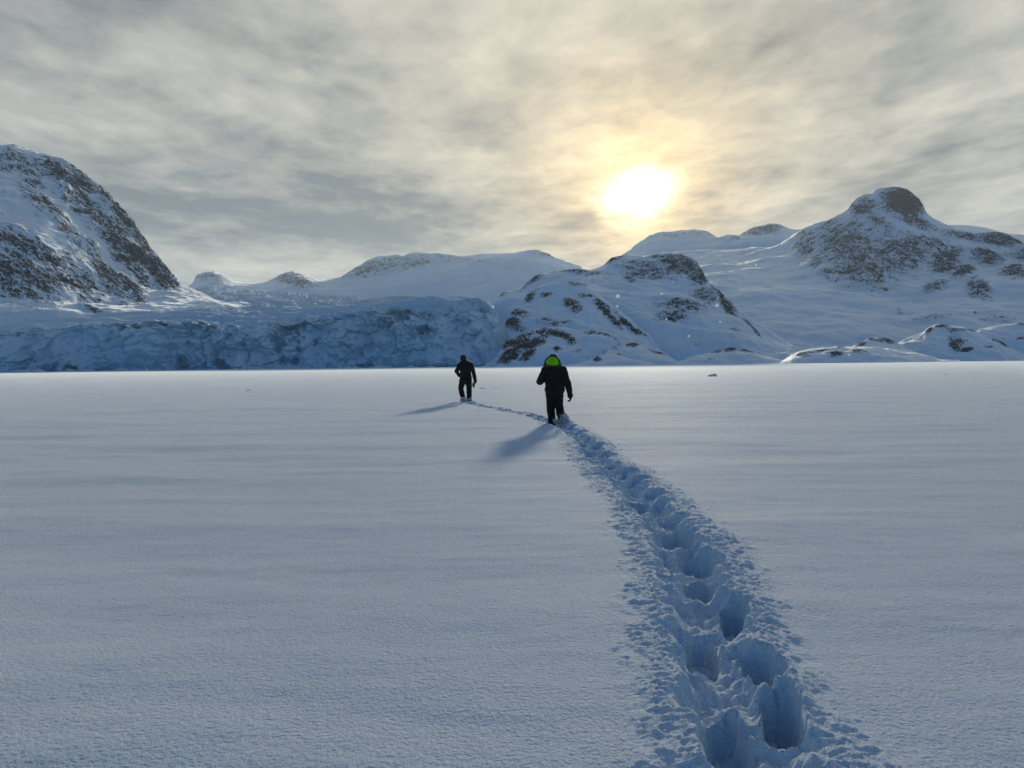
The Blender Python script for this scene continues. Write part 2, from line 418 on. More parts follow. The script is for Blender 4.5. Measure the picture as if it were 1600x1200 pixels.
# ------------------------------------------------------------------ lofted terrain
def loft(name, label, lines, segs, x0, x1, nu, material, rocks=(), amp=4., wl=60., rockamp=3., rockwl=14., stretch=(1, 1, 1), back=(220, 420), seed=1, attr='rock', cliff=False, base_rock=0., silk=.35, terr=0., twl=30., turn=0.):
    """lines: foot -> ridge, each [(px, py or None, distance)], None = lake level; a back slope closes it behind the ridge"""
    u = np.linspace(x0, x1, nu)
    L = []
    for ln in lines:
        a = np.array([[p[0], 0 if p[1] is None else p[1], p[2]] for p in ln], float)
        D = np.interp(u, a[:, 0], a[:, 2]); py = np.interp(u, a[:, 0], a[:, 1])
        if len(a) > 2:                         # soften corners a little
            k = max(3, int(nu*.006)) | 1; ker = np.hanning(k+2)[1:-1]; ker /= ker.sum()
            py = np.convolve(np.pad(py, k//2, 'edge'), ker, 'valid')
            k = max(3, int(nu*.05)) | 1; ker = np.hanning(k+2)[1:-1]; ker /= ker.sum()
            D = np.convolve(np.pad(D, k//2, 'edge'), ker, 'valid')
        W = world(u, py, D)
        if ln[0][1] is None: W[:, 2] = -2.5; W[:, 0] = ray(u, np.full_like(u, 568.))[:, 0]*D
        L.append(W)
    r = L[-1]
    b1 = r*1.; b1[:, 1] += back[0]; b1[:, 0] *= (r[:, 1]+back[0])/r[:, 1]; b1[:, 2] = r[:, 2]*.62
    b2 = r*1.; b2[:, 1] += back[1]; b2[:, 0] *= (r[:, 1]+back[1])/r[:, 1]; b2[:, 2] = -2.5
    L += [b1, b2]; segs = list(segs)+[max(20, segs[-1]//4), 10]
    A = np.array(L)
    rows = []
    for i in range(len(L)-1):
        p0, p1 = A[i], A[i+1]
        def tan(j):
            if j == 0: return A[1]-A[0]
            if j == len(L)-1: return A[-1]-A[-2]
            return (A[j+1]-A[j-1])
        d = np.linalg.norm(p1-p0, axis=1, keepdims=True)
        def scaled(j):
            t = tan(j); return t/np.maximum(np.linalg.norm(t, axis=1, keepdims=True), 1e-6)*d
        m0, m1 = scaled(i)*.75, scaled(i+1)*.75
        n = segs[i]
        for t in np.arange(n)/n:
            rows.append((2*t**3-3*t*t+1)*p0 + (t**3-2*t*t+t)*m0 + (-2*t**3+3*t*t)*p1 + (t**3-t*t)*m1)
    rows.append(A[-1])
    G = np.array(rows); nv = len(G)
    # rock cover, from where the outcrops lie
    qx, qy = pixel(G.reshape(-1, 3))
    rk = np.full(nu*nv, base_rock)
    for cx, cy, rx, ry, an, st in rocks:
        c, s = math.cos(math.radians(an)), math.sin(math.radians(an))
        dx, dy = qx-cx, qy-cy
        a = (dx*c+dy*s)/rx; b = (-dx*s+dy*c)/ry
        rk = np.maximum(rk, st*sstep(1.45, .30, np.sqrt(a*a+b*b)))
    nfront = sum(segs[:len(lines)-1])
    du = np.gradient(G, axis=1); dv = np.gradient(G, axis=0)
    nn = np.cross(du, dv); nn /= np.maximum(np.linalg.norm(nn, axis=2, keepdims=True), 1e-9)
    nn = nn.reshape(-1, 3); Pp = G.reshape(-1, 3)
    vi = np.repeat(np.arange(nv), nu)
    lo = sstep(0, segs[0]*.25, vi)
    ridge = np.clip(np.abs(vi-nfront)/max(6., .12*nfront), 0, 1)
    S = np.array(stretch)
    disp = amp*fbm(Pp/wl*S, 5, seed)*(silk+(1-silk)*ridge)
    ct, st_ = math.cos(turn), math.sin(turn)
    PR = np.stack([Pp[:, 0]*ct+Pp[:, 2]*st_, Pp[:, 1], -Pp[:, 0]*st_+Pp[:, 2]*ct], 1)
    rr = ridged(PR/rockwl*S, 5, seed+50, .62)
    rc = np.clip(rk, 0, 1)
    disp += rockamp*(rr-.35)*rc*(.75+.25*ridge) + .30*rockamp*ridged(PR/rockwl*3.7*S, 3, seed+70)*rc
    if terr: disp += terr*fbm(Pp/[twl, twl, twl*.28], 4, seed+90)*(silk+(1-silk)*ridge)
    V = Pp + nn*(disp*lo)[:, None]
    attrs = {attr: rk}
    if cliff:
        attrs = cliff(V, Pp, nn, vi, segs, u, nu, nv)
        V = attrs.pop('V')
    me = grid_mesh(name, V, nu, nv, attrs)
    o = link(name, me, material); tag(o, label, kind='structure')
    return o

def px_line(*p): return list(p)

# --- far range
M_far = mat_mountain('far_snow_and_rock', .35, (1, 1, 1.2), rock1=(.03, .038, .055), rock2=(.058, .074, .10), thr=.52)
loft('mountain', 'far hazy snowy range with low peaks behind the glacier plateau',
     [px_line((180, None, 2100), (1200, None, 2100)),
      px_line((180, 520, 2300), (1200, 520, 2300)),
      px_line((180, 480, 2600), (295, 458, 2600), (400, 458, 2600), (520, 452, 2600), (700, 448, 2600), (900, 450, 2500), (1200, 470, 2500)),
      px_line((180, 470, 3000), (290, 452, 3000), (301, 446, 3000), (307, 434, 3000), (322, 425, 3000), (336, 422.5, 3000), (348, 428, 3000), (366, 440, 3000), (392, 446, 3000),
              (412, 445, 3000), (432, 437, 3000), (446, 430, 3000), (458, 425, 3000), (470, 426, 3000), (480, 431, 3000), (492, 438, 3000), (515, 439, 3000), (532, 436, 3000), (560, 421, 3000), (575, 411, 3000), (592, 403, 3000),
              (608, 401, 3000), (623, 398, 3000), (630, 401, 3000), (640, 396, 3000), (650, 394, 3000), (662, 396, 3000), (690, 398, 3000), (718, 402, 3000), (736, 400, 3000), (765, 396, 3000), (800, 395, 3000), (815, 393, 3000), (829, 391, 3000), (842, 393, 3000), (860, 401, 3000), (885, 412, 3000), (905, 417, 3000), (925, 424, 3000), (1000, 440, 3000), (1200, 470, 3000))],
     [6, 12, 50, 60], 180, 1200, 700, M_far,
     rocks=[(330, 436, 26, 9, 10, .42), (460, 438, 34, 12, 10, .52), (590, 418, 70, 14, -12, .42), (620, 410, 60, 10, 0, .4), (700, 403, 60, 5, 5, .3), (840, 396, 30, 4, 10, .3)], amp=11, wl=160, rockamp=26, rockwl=60, back=(500, 900), seed=3, silk=.25)
# --- far dome and ridge under the sun
loft('mountain', 'far rounded snow dome and notched ridge under the sun',
     [px_line((940, None, 1700), (1420, None, 1700)),
      px_line((940, 470, 1900), (1420, 470, 1900)),
      px_line((940, 430, 2150), (985, 408, 2150), (1080, 398, 2000), (1110, 392, 2000), (1160, 386, 2000), (1230, 378, 2000), (1300, 376, 2000), (1420, 380, 2000)),
      px_line((940, 425, 2500), (972, 402, 2500), (985, 395, 2500), (997, 383, 2500), (1015, 371, 2500), (1035, 365.5, 2500), (1062, 363, 2500), (1085, 363, 2500), (1103, 367, 2500), (1116, 375, 2500), (1124, 376, 2300), (1134, 371, 2300), (1146, 372, 2300), (1155, 374, 2300), (1166, 367, 2300), (1180, 361, 2300), (1188, 360, 2300), (1200, 354, 2300), (1208, 352, 2300),
              (1216, 354, 2300), (1226, 360, 2300), (1240, 363, 2300), (1262, 362, 2300), (1300, 364, 2400), (1420, 372, 2400))],
     [6, 20, 40, 60], 940, 1420, 420, M_far,
     rocks=[(1060, 366, 60, 6, 0, .30), (1190, 360, 40, 7, -10, .50), (1140, 374, 20, 4, 0, .45)], amp=8, wl=120, rockamp=18, rockwl=45, back=(500, 900), seed=8, silk=.2)
loft('mountain', 'low far snow hump showing behind the right shoulder of the dark peak',
     [px_line((1440, None, 1900), (1900, None, 1900)),
      px_line((1440, 450, 2100), (1900, 450, 2100)),
      px_line((1440, 358, 2600), (1480, 351.5, 2600), (1510, 352, 2600), (1540, 356, 2600), (1570, 365, 2600), (1600, 368, 2600), (1700, 372, 2600), (1900, 400, 2600))],
     [6, 30], 1440, 1900, 160, M_far, rocks=[(1596, 366, 12, 3, 0, .4)], amp=5, wl=150, rockamp=5, rockwl=40, back=(500, 900), seed=12, silk=.2)

# --- the right peak with its snow bowl
M_right = mat_mountain('peak_snow_and_rock', 1.25, (1, 1, .8), (0, -.5, 0), rock1=(.015, .020, .030), rock2=(.044, .055, .074), thr=.50)
loft('mountain', 'dark knobbed rocky peak with a wide snow bowl at the right',
     [px_line((1030, None, 620), (1250, None, 600), (1500, None, 620), (2000, None, 640)),
      px_line((1030, 548, 680), (1130, 552, 680), (1250, 548, 660), (1400, 540, 680), (1600, 520, 700), (2000, 505, 700)),
      px_line((1030, 470, 960), (1100, 452, 960), (1180, 448, 930), (1290, 450, 900), (1400, 455, 900), (1500, 450, 880), (1600, 440, 860), (2000, 430, 800)),
      px_line((1030, 408, 1500), (1100, 400, 1480), (1160, 400, 1420), (1210, 398, 1280), (1260, 394, 1150), (1330, 372, 1120), (1400, 372, 1100), (1500, 402, 1080), (1600, 405, 1060), (2000, 410, 900)),
      px_line((1030, 404, 1700), (1060, 397, 1700), (1100, 393, 1680), (1160, 391, 1620), (1200, 388, 1500), (1222, 382, 1400), (1238, 371, 1350), (1252, 361, 1320), (1258, 356, 1320), (1275, 351, 1300), (1300, 343, 1280), (1316, 333, 1260), (1326, 326, 1250), (1331, 318, 1250), (1338, 311, 1250), (1350, 306, 1250), (1362, 304, 1250), (1366, 299, 1250), (1376, 295, 1250), (1388, 294, 1250), (1402, 295, 1250), (1414, 299, 1250), (1426, 307, 1250), (1434, 313, 1250), (1440, 322, 1250), (1444, 332, 1250),
              (1456, 341, 1250), (1468, 347, 1250), (1480, 352, 1250), (1494, 361, 1240), (1508, 365, 1230), (1519, 368, 1220), (1528, 366, 1200), (1545, 365, 1200), (1560, 366, 1200), (1576, 371, 1180), (1590, 379, 1180), (1604, 386, 1160), (1630, 392, 1150), (1700, 405, 1150), (1850, 440, 1100), (2000, 480, 1000))],
     [8, 90, 110, 80], 1030, 2000, 1150, M_right,
     rocks=[(1408, 318, 33, 22, 28, .80), (1352, 322, 24, 15, -10, .50), (1372, 345, 30, 10, 35, .46), (1325, 385, 62, 44, 15, .50), (1345, 425, 60, 26, 10, .50), (1262, 385, 22, 30, 25, .38), (1400, 400, 60, 36, 0, .46), (1450, 385, 40, 20, 5, .36),
            (1475, 410, 30, 22, -25, .60), (1505, 425, 22, 14, -30, .55), (1505, 370, 40, 10, 12, .48), (1560, 374, 42, 13, 5, .58), (1545, 403, 30, 12, 8, .55), (1590, 428, 30, 12, 5, .60), (1530, 452, 24, 14, 30, .50), (1460, 447, 24, 8, -20, .50), (1425, 345, 40, 10, 20, .45), (1275, 410, 16, 12, 0, .34), (1290, 425, 14, 10, 0, .35),
            (1470, 500, 60, 5, -8, .28), (1405, 488, 8, 8, 0, .25), (1560, 500, 30, 6, 0, .26), (1610, 400, 40, 16, 0, .45)],
     amp=10, wl=120, terr=4, twl=110, rockamp=13, rockwl=34, back=(400, 800), seed=21, silk=.16)

# --- the left mountain
M_left = mat_mountain('left_snow_and_rock', 1.15, (1.25, 1.0, .42), (0, .76, 0), rock1=(.015, .020, .030), rock2=(.044, .055, .074), thr=.50, soft=.08)
loft('mountain', 'steep dark rock face streaked with snow gullies at the left',
     [px_line((-700, None, 470), (0, None, 470), (400, None, 520)),
      px_line((-700, 505, 520), (0, 500, 520), (120, 492, 540), (260, 484, 600), (400, 484, 660)),
      px_line((-700, 460, 570), (0, 470, 570), (90, 470, 590), (180, 470, 640), (260, 471, 680), (320, 473, 700), (400, 480, 720)),
      px_line((-700, 330, 700), (-100, 330, 700), (0, 340, 690), (60, 372, 690), (120, 398, 720), (180, 432, 740), (240, 455, 760), (300, 466, 760), (400, 480, 770)),
      px_line((-700, 150, 1000), (-400, 175, 1000), (-200, 208, 1000), (-80, 222, 1000), (0, 229, 1000), (22, 231, 1000), (32, 236, 1000), (58, 243, 990), (80, 248, 980), (98, 249, 970), (104, 252, 970), (112, 262, 960), (130, 274, 950), (150, 290, 940), (168, 305, 930), (176, 316, 925), (186, 327, 920), (200, 345, 910), (214, 361, 900), (226, 378, 890), (232, 390, 885), (244, 397, 880), (256, 412, 870), (270, 437, 860), (284, 446, 850), (300, 451, 845), (318, 457, 840), (330, 463, 840), (360, 474, 840), (400, 480, 840))],
     [6, 30, 110, 170], -700, 400, 1000, M_left,
     rocks=[(25, 430, 90, 48, 14, .50), (-60, 400, 90, 60, 0, .55), (115, 432, 60, 22, 32, .42), (60, 395, 70, 16, 36, .46), (140, 325, 120, 24, 47, .46), (185, 385, 80, 20, 50, .50), (208, 402, 24, 16, 30, .70), (243, 425, 40, 14, 50, .55), (205, 452, 34, 9, 38, .60), (90, 264, 70, 16, 8, .36), (40, 262, 50, 16, 55, .34), (118, 300, 60, 24, 45, .42), (170, 438, 50, 14, 45, .44), (92, 350, 70, 13, 55, .38), (45, 305, 50, 14, 60, .28), (12, 250, 30, 20, 0, .34), (190, 338, 100, 13, 52, .46), (250, 420, 50, 10, 50, .50), (130, 280, 40, 10, 40, .42), (200, 345, 60, 8, 55, .34), (130, 385, 60, 8, 50, .33),
            (145, 483, 30, 3, 10, .24), (-300, 340, 260, 130, 0, .5)],
     amp=9, wl=90, terr=4, twl=60, rockamp=14, rockwl=22, turn=.76, stretch=(1.2, 1, .45), back=(300, 700), seed=33, silk=.16)

# --- glacier: broken front and plateau
def glacier_cliff(V, P, nn, vi, segs, u, nu, nv):
    n0 = segs[0]
    c = sstep(n0*1.12, n0*.94, vi.astype(float)); c = np.where(vi < 2, 0, c)
    cf = c*sstep(0, n0*.12, vi)*np.tile(.25+.75*sstep(795, 725, u), nv)
    Q = P*1.
    warp = np.stack([fbm(Q/26, 3, 91), fbm(Q/26, 3, 92), fbm(Q/26, 3, 93)], 1)
    w1, e1, i1 = worley(Q/[15, 15, 46]+warp*.5, 3)
    w2, e2, i2 = worley(Q/[6.2, 6.2, 15]+warp*.6, 4)
    w3, e3, i3 = worley(Q/[2.6, 2.6, 4.5]+warp, 6)
    gate = sstep(-.25, .3, fbm(Q/[40, 40, 40], 3, 90))
    crack = np.exp(-e1*18)*sstep(.05, .4, fbm(Q/30, 2, 89))
    crev = cf*np.clip(0*e1 + .85*sstep(.12, .45, -fbm(Q/[17, 17, 25], 5, 83)), 0, 1)
    push = gate*(5.5*(i1-.5) + 3.6*(i2-.5) + 1.6*(i3-.5)) + 2.6*ridged(Q/[10, 10, 15], 4, 85) - 2*crack - 4.5*sstep(.12, .45, -fbm(Q/[17, 17, 25], 5, 83)) + 13*fbm(Q/[42, 42, 90], 5, 95) + 4.5*ridged(Q/[26, 26, 50], 4, 96) + 2.6*fbm(Q/[16, 16, 9], 4, 88)
    out = V.copy()
    out[:, 1] -= push*cf
    rim = sstep(n0*.55, n0*.97, vi)
    out[:, 2] -= 2.4*sstep(n0*.7, n0, vi)*sstep(n0*2.2, n0*1.1, vi)
    out[:, 2] += cf*rim*(2.6*fbm(Q/[16, 30, 60], 3, 87) + gate*(3.4*(i1-.5)+2.6*(i2-.5)) + .8*(i3-.5))
    # crevasse lines on the plateau
    top = sstep(n0*.98, n0*1.05, vi)
    cr = ridged(Q/[70, 20, 30], 4, 97)
    out[:, 2] += top*np.tile(.35+.65*sstep(150, 420, u), nv)*(-2.2-7.0*np.clip(cr-.30, 0, 1) + 9*fbm(Q/[100, 36, 30], 4, 98) + 2.4*ridged(Q/[90, 11, 30], 3, 99))
    return {'cliff': c, 'crev': crev, 'V': out}
M_gl = mat_glacier()
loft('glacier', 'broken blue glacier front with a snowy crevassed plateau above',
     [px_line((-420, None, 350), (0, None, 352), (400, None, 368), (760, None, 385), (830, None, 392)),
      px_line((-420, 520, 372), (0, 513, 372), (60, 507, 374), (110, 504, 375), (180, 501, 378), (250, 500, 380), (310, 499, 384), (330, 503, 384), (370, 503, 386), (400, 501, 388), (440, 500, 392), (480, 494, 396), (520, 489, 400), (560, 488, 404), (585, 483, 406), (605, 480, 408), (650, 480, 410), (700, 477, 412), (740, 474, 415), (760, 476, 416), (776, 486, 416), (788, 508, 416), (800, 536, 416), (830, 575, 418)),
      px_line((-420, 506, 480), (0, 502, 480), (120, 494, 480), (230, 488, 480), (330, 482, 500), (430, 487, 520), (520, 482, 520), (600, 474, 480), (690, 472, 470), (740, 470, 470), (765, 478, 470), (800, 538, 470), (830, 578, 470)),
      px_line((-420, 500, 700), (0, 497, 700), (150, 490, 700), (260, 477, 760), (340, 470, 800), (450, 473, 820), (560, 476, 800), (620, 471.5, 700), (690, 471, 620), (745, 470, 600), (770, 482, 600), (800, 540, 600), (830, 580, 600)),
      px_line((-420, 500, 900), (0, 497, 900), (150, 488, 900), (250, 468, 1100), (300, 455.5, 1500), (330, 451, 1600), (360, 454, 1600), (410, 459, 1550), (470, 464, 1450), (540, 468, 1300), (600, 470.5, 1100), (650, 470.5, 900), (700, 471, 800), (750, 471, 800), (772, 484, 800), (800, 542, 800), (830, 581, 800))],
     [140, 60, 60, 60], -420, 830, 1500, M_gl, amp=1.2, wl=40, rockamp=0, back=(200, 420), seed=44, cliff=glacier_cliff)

# --- central hills
M_hill = mat_mountain('hill_snow_and_rock', 2.5, (1, 1, 1.6), (0, .35, 0), rock1=(.015, .020, .030), rock2=(.044, .055, .074), thr=.50, soft=.05)
loft('hill', 'large snow covered rocky hill with a domed top between glacier and bowl',
     [px_line((735, None, 470), (1000, None, 480), (1280, None, 470)),
      px_line((735, 572, 500), (800, 530, 500), (900, 505, 500), (1000, 500, 510), (1100, 512, 510), (1180, 540, 500), (1280, 570, 480)),
      px_line((735, 570, 520), (790, 500, 545), (850, 462, 560), (920, 440, 575), (1000, 440, 590), (1060, 448, 590), (1110, 470, 580), (1170, 510, 550), (1230, 545, 520), (1280, 571, 500)),
      px_line((735, 568, 540), (752, 545, 560), (765, 505, 580), (775, 470, 600), (785, 458, 610), (800, 455, 620), (815, 449, 625), (828, 438, 630), (838, 433, 632), (850, 430, 635), (868, 427, 640), (885, 427, 640), (905, 425, 650), (920, 424, 655), (935, 419, 660), (950, 410, 665), (956, 405, 668), (970, 401, 670), (985, 399, 672), (1005, 402, 672), (1020, 400, 672), (1032, 397, 672), (1045, 396, 672), (1062, 398, 672), (1076, 404, 668), (1086, 412, 664), (1094, 422, 660), (1101, 435, 655), (1108, 443, 650), (1120, 453, 640), (1130, 464, 634), (1145, 476, 626), (1160, 490, 620), (1180, 503, 610), (1200, 515, 600), (1225, 530, 580), (1245, 543, 560), (1262, 556, 540), (1280, 571, 510))],
     [10, 110, 90], 735, 1280, 760, M_hill,
     rocks=[(1060, 413, 42, 16, 12, .50), (1090, 432, 16, 12, 40, .55), (1010, 420, 50, 12, 8, .38), (985, 432, 10, 5, 20, .62), (960, 405, 20, 5, -20, .42), (1065, 478, 42, 12, 6, .42), (1050, 492, 30, 8, -5, .46), (1100, 465, 24, 10, 20, .42), (1140, 482, 26, 7, 45, .58), (1120, 460, 16, 5, 45, .55), (1175, 508, 28, 4, 38, .52), (1100, 455, 26, 8, 10, .35),
            (1150, 515, 10, 4, 20, .4), (1090, 530, 16, 3, 0, .33), (900, 427, 50, 3, -2, .45), (838, 437, 24, 4, -30, .50), (990, 410, 40, 6, 0, .34), (780, 460, 16, 5, -20, .5)],
     amp=5, wl=70, terr=4.2, twl=50, rockamp=3.4, rockwl=13, back=(150, 320), seed=51, silk=.14)
loft('hill', 'rounded snow knoll with rock bands in front of the domed hill',
     [px_line((760, None, 405), (900, None, 405), (1060, None, 420)),
      px_line((760, 573, 412), (800, 552, 415), (880, 545, 418), (960, 552, 420), (1060, 571, 430)),
      px_line((760, 572, 425), (795, 515, 440), (840, 490, 450), (900, 480, 455), (960, 500, 455), (1060, 572, 440)),
      px_line((760, 571, 440), (775, 555, 450), (788, 530, 458), (800, 500, 465), (812, 475, 475), (828, 456, 485), (845, 449, 490), (870, 444, 492), (895, 444, 492), (915, 448, 490), (935, 458, 485), (950, 472, 480), (970, 486, 475), (985, 498, 470), (1000, 512, 462), (1010, 522, 458), (1030, 545, 450), (1060, 572, 445))],
     [8, 90, 90], 760, 1060, 560, M_hill,
     rocks=[(893, 476, 16, 8, 30, .62), (810, 490, 10, 22, -60, .50), (805, 510, 10, 16, -60, .62), (900, 446, 34, 4, 2, .42), (950, 490, 34, 5, 38, .56), (985, 508, 30, 4, 42, .56), (853, 460, 10, 3, 0, .5), (940, 478, 20, 4, 35, .45), (830, 460, 14, 5, -30, .45), (860, 505, 30, 4, 0, .3), (920, 465, 20, 5, 10, .36)],
     amp=3.4, wl=42, terr=3.6, twl=34, rockamp=2.6, rockwl=10, back=(70, 160), seed=57, silk=.14)
loft('hill', 'low rocky snow slope at the shore behind the hooded walker',
     [px_line((745, None, 368), (880, None, 368), (1060, None, 380)),
      px_line((745, 574, 374), (790, 563, 374), (880, 556, 376), (960, 560, 378), (1060, 571, 385)),
      px_line((745, 573, 385), (770, 560, 390), (785, 540, 396), (800, 528, 400), (820, 520, 404), (840, 513, 408), (860, 511, 410), (885, 512, 410), (905, 517, 408), (925, 516, 408), (945, 522, 405), (965, 533, 400), (978, 541, 396), (1000, 552, 392), (1060, 572, 388))],
     [8, 110], 745, 1060, 540, M_hill,
     rocks=[(830, 540, 26, 10, -30, .66), (800, 552, 30, 10, -35, .70), (825, 555, 18, 6, -30, .6), (870, 519, 30, 6, 10, .62), (890, 528, 12, 8, 40, .55), (870, 546, 6, 5, 0, .55), (955, 525, 28, 5, 22, .56), (790, 535, 14, 8, -45, .55), (850, 520, 16, 6, 0, .5), (930, 518, 20, 4, 0, .45), (905, 550, 8, 3, 0, .4), (815, 530, 30, 10, -25, .5)],
     amp=2.0, wl=26, terr=2.2, twl=22, rockamp=1.7, rockwl=6.5, back=(30, 70), seed=59, silk=.2)

# --- low knolls along the shore
def knoll(label, ridge, d0, rocks, seed, amp=1.0, prof=.62, back=(34, 80)):
    x0, x1 = ridge[0][0], ridge[-1][0]
    yb = lambda x: 571.5-(x-900)*.0112+0.6
    mid = [(p[0], yb(p[0])+(p[1]-yb(p[0]))*prof, d0+12) for p in ridge]
    loft('hill', label, [[(x0, None, d0-4), (x1, None, d0-4)], mid, [(p[0], p[1], d0+34) for p in ridge]],
         [50, 40], x0, x1, max(160, int((x1-x0)*1.6)), M_hill, rocks=rocks, amp=amp*1.3, wl=20, terr=.8, twl=14, rockamp=1.4, rockwl=5.5, back=back, seed=seed, silk=.2)
knoll('thin snow bank at the shore right of the hooded walker', [(880, 572), (900, 568), (930, 558), (960, 552), (985, 556), (1010, 564), (1040, 571)], 352, [(934, 562, 8, 5, 0, .6), (890, 569, 10, 2, 0, .4)], 70, .5)
knoll('small rocky snow knoll at the foot of the domed hill', [(920, 571), (935, 555), (948, 545), (960, 540), (975, 537), (990, 536), (1000, 539), (1015, 546), (1035, 550), (1050, 559), (1060, 566), (1085, 570)], 362,
      [(990, 538, 12, 4, 0, .62), (965, 542, 10, 4, -20, .5), (960, 557, 12, 5, -30, .58), (1025, 550, 18, 3, 18, .45), (945, 548, 8, 4, -30, .5)], 71)
knoll('long low snow knoll topped by dark stones at the centre right shore', [(1050, 569), (1068, 563), (1090, 555), (1110, 549), (1130, 546), (1145, 544), (1160, 546), (1175, 549), (1190, 555), (1205, 559), (1235, 568)], 366,
      [(1140, 546, 14, 3, 0, .66), (1122, 548, 12, 3, -10, .5), (1165, 548, 16, 3, 10, .5), (1110, 560, 8, 2, 0, .35)], 72)
knoll('rounded snow knoll with dark ledges left of the big knoll', [(1216, 568), (1228, 561), (1236, 554), (1248, 549), (1265, 545), (1290, 543), (1330, 542), (1360, 543), (1400, 546), (1440, 553), (1470, 562), (1500, 564.5)], 345,
      [(1265, 550, 30, 3, -8, .50), (1305, 553, 14, 4, 0, .66), (1345, 550, 20, 4, 5, .50), (1312, 541, 10, 3, 0, .62), (1258, 556, 8, 3, 0, .45)], 73)
knoll('middle snow knoll with a stony top between two larger knolls', [(1310, 566), (1325, 545), (1340, 536), (1355, 530), (1370, 527), (1385, 529), (1397, 534), (1415, 541), (1440, 550), (1470, 562), (1490, 565)], 378,
      [(1385, 532, 16, 4, 10, .62), (1345, 537, 14, 4, -25, .58), (1365, 530, 12, 3, 0, .5)], 74)
knoll('big snow knoll with a split rock band near the right edge', [(1385, 566), (1400, 537), (1412, 530), (1430, 524), (1442, 519), (1450, 512), (1462, 508), (1475, 508), (1490, 510), (1505, 511), (1520, 516), (1540, 524), (1560, 533), (1580, 544), (1610, 560), (1640, 563)], 392,
      [(1470, 510, 12, 3, 0, .66), (1452, 517, 8, 4, -30, .6), (1492, 530, 18, 10, 20, .50), (1492, 538, 12, 8, 50, .68), (1510, 545, 10, 4, 0, .66), (1500, 515, 30, 3, 5, .42), (1560, 535, 16, 3, 25, .45), (1545, 542, 8, 2, 0, .4)], 75, 1.4, .55, (45, 90))
knoll('smooth snow shoulder running out of the frame at the right edge', [(1500, 562), (1520, 522), (1532, 514), (1550, 510), (1570, 507), (1590, 506), (1620, 505), (1680, 500), (1760, 500), (1900, 560)], 425,
      [(1598, 508, 12, 3, 0, .5), (1596, 528, 8, 3, 0, .5), (1530, 516, 10, 2, 0, .4)], 76, 1.4)

# ------------------------------------------------------------------ lumps of snow covered ice frozen into the lake
M_lump = mat_plain('wind_crusted_ice', (.62, .72, .80), .6, .01, 14.)
def lump(px, py, w, h, dpt, label, seed, n=4):
    d = (CAM_H)/(-(ray(px, py)[2])); c = world(px, py, d)
    bm = bmesh.new(); bmesh.ops.create_icosphere(bm, subdivisions=n, radius=1.)
    P = np.array([v.co[:] for v in bm.verts])
    w1, e1, i1 = worley(P*1.5+seed, seed)
    r = 1 + .22*fbm(P*1.3+seed*3.1, 4, seed) + .16*(i1-.5)
    P = P*r[:, None]
    P[:, 0] += .35*np.clip(P[:, 2], 0, 1)
    P[:, 2] = np.where(P[:, 2] > .25, .25+(P[:, 2]-.25)*.7, P[:, 2])
    P = P*[w/2, dpt/2, h]
    for v, p in zip(bm.verts, P): v.co = p
    for f in bm.faces: f.smooth = True
    me = bpy.data.meshes.new('ice_lump'); bm.to_mesh(me); bm.free()
    o = link('ice_lump', me, M_lump); o.location = (c[0], c[1], -.03); o.rotation_euler = (0, 0, seed)
    tag(o, label, 'ice lump', 'lumps of ice frozen into the lake')
lump(1113, 587.5, 1.15, .33, .8, 'largest blue ice lump alone on the lake below the centre right shore', 1)
lump(755, 607.5, .50, .11, .4, 'dark ice lump just right of the bareheaded walker, bigger of the two', 2)
lump(774.5, 607, .36, .08, .3, 'smaller ice lump at right of the pair beside the bareheaded walker', 3)
lump(390, 609.5, .5, .06, .3, 'flat grey crust of ice on the lake left of both walkers', 4)
lump(22, 605, .8, .05, .4, 'thin flat ice crust on the lake at the far left edge', 5)
lump(1478, 584.8, .34, .09, .3, 'tiny dark ice lump near the shore at the right', 6)

def rubble():
    rnd = random.Random(11); bm = bmesh.new()
    for _ in range(420):
        px = rnd.choice((rnd.uniform(0, 790), rnd.gauss(120, 90), rnd.gauss(560, 120)))
        if px > 790: continue
        d = np.interp(px, [0, 400, 790], [346, 362, 376]) - abs(rnd.gauss(0, 9)) - 3
        c = world(px, 575., d); s_ = rnd.uniform(.25, .8) if rnd.random() < .85 else rnd.uniform(.8, 1.9)
        k = bmesh.ops.create_icosphere(bm, subdivisions=2, radius=s_)
        sx, sz = rnd.uniform(.8, 1.9), rnd.uniform(.35, .8); o_ = Vector((rnd.random()*9, rnd.random()*9, 0))
        for v in k['verts']:
            q = v.co.normalized(); f = 1+.35*math.sin(5*q.x+o_.x)*math.cos(4*q.z+o_.y)+.15*math.sin(9*q.y+o_.x)
            v.co = Vector((c[0]+v.co.x*sx*f, d+v.co.y*f, -.1+v.co.z*sz*f))
    me = bpy.data.meshes.new('ice_rubble'); bm.to_mesh(me); bm.free()
    tag(link('ice_rubble', me, M_lump), 'line of small fallen ice and snow rubble at the foot of the glacier', kind='stuff')
rubble()

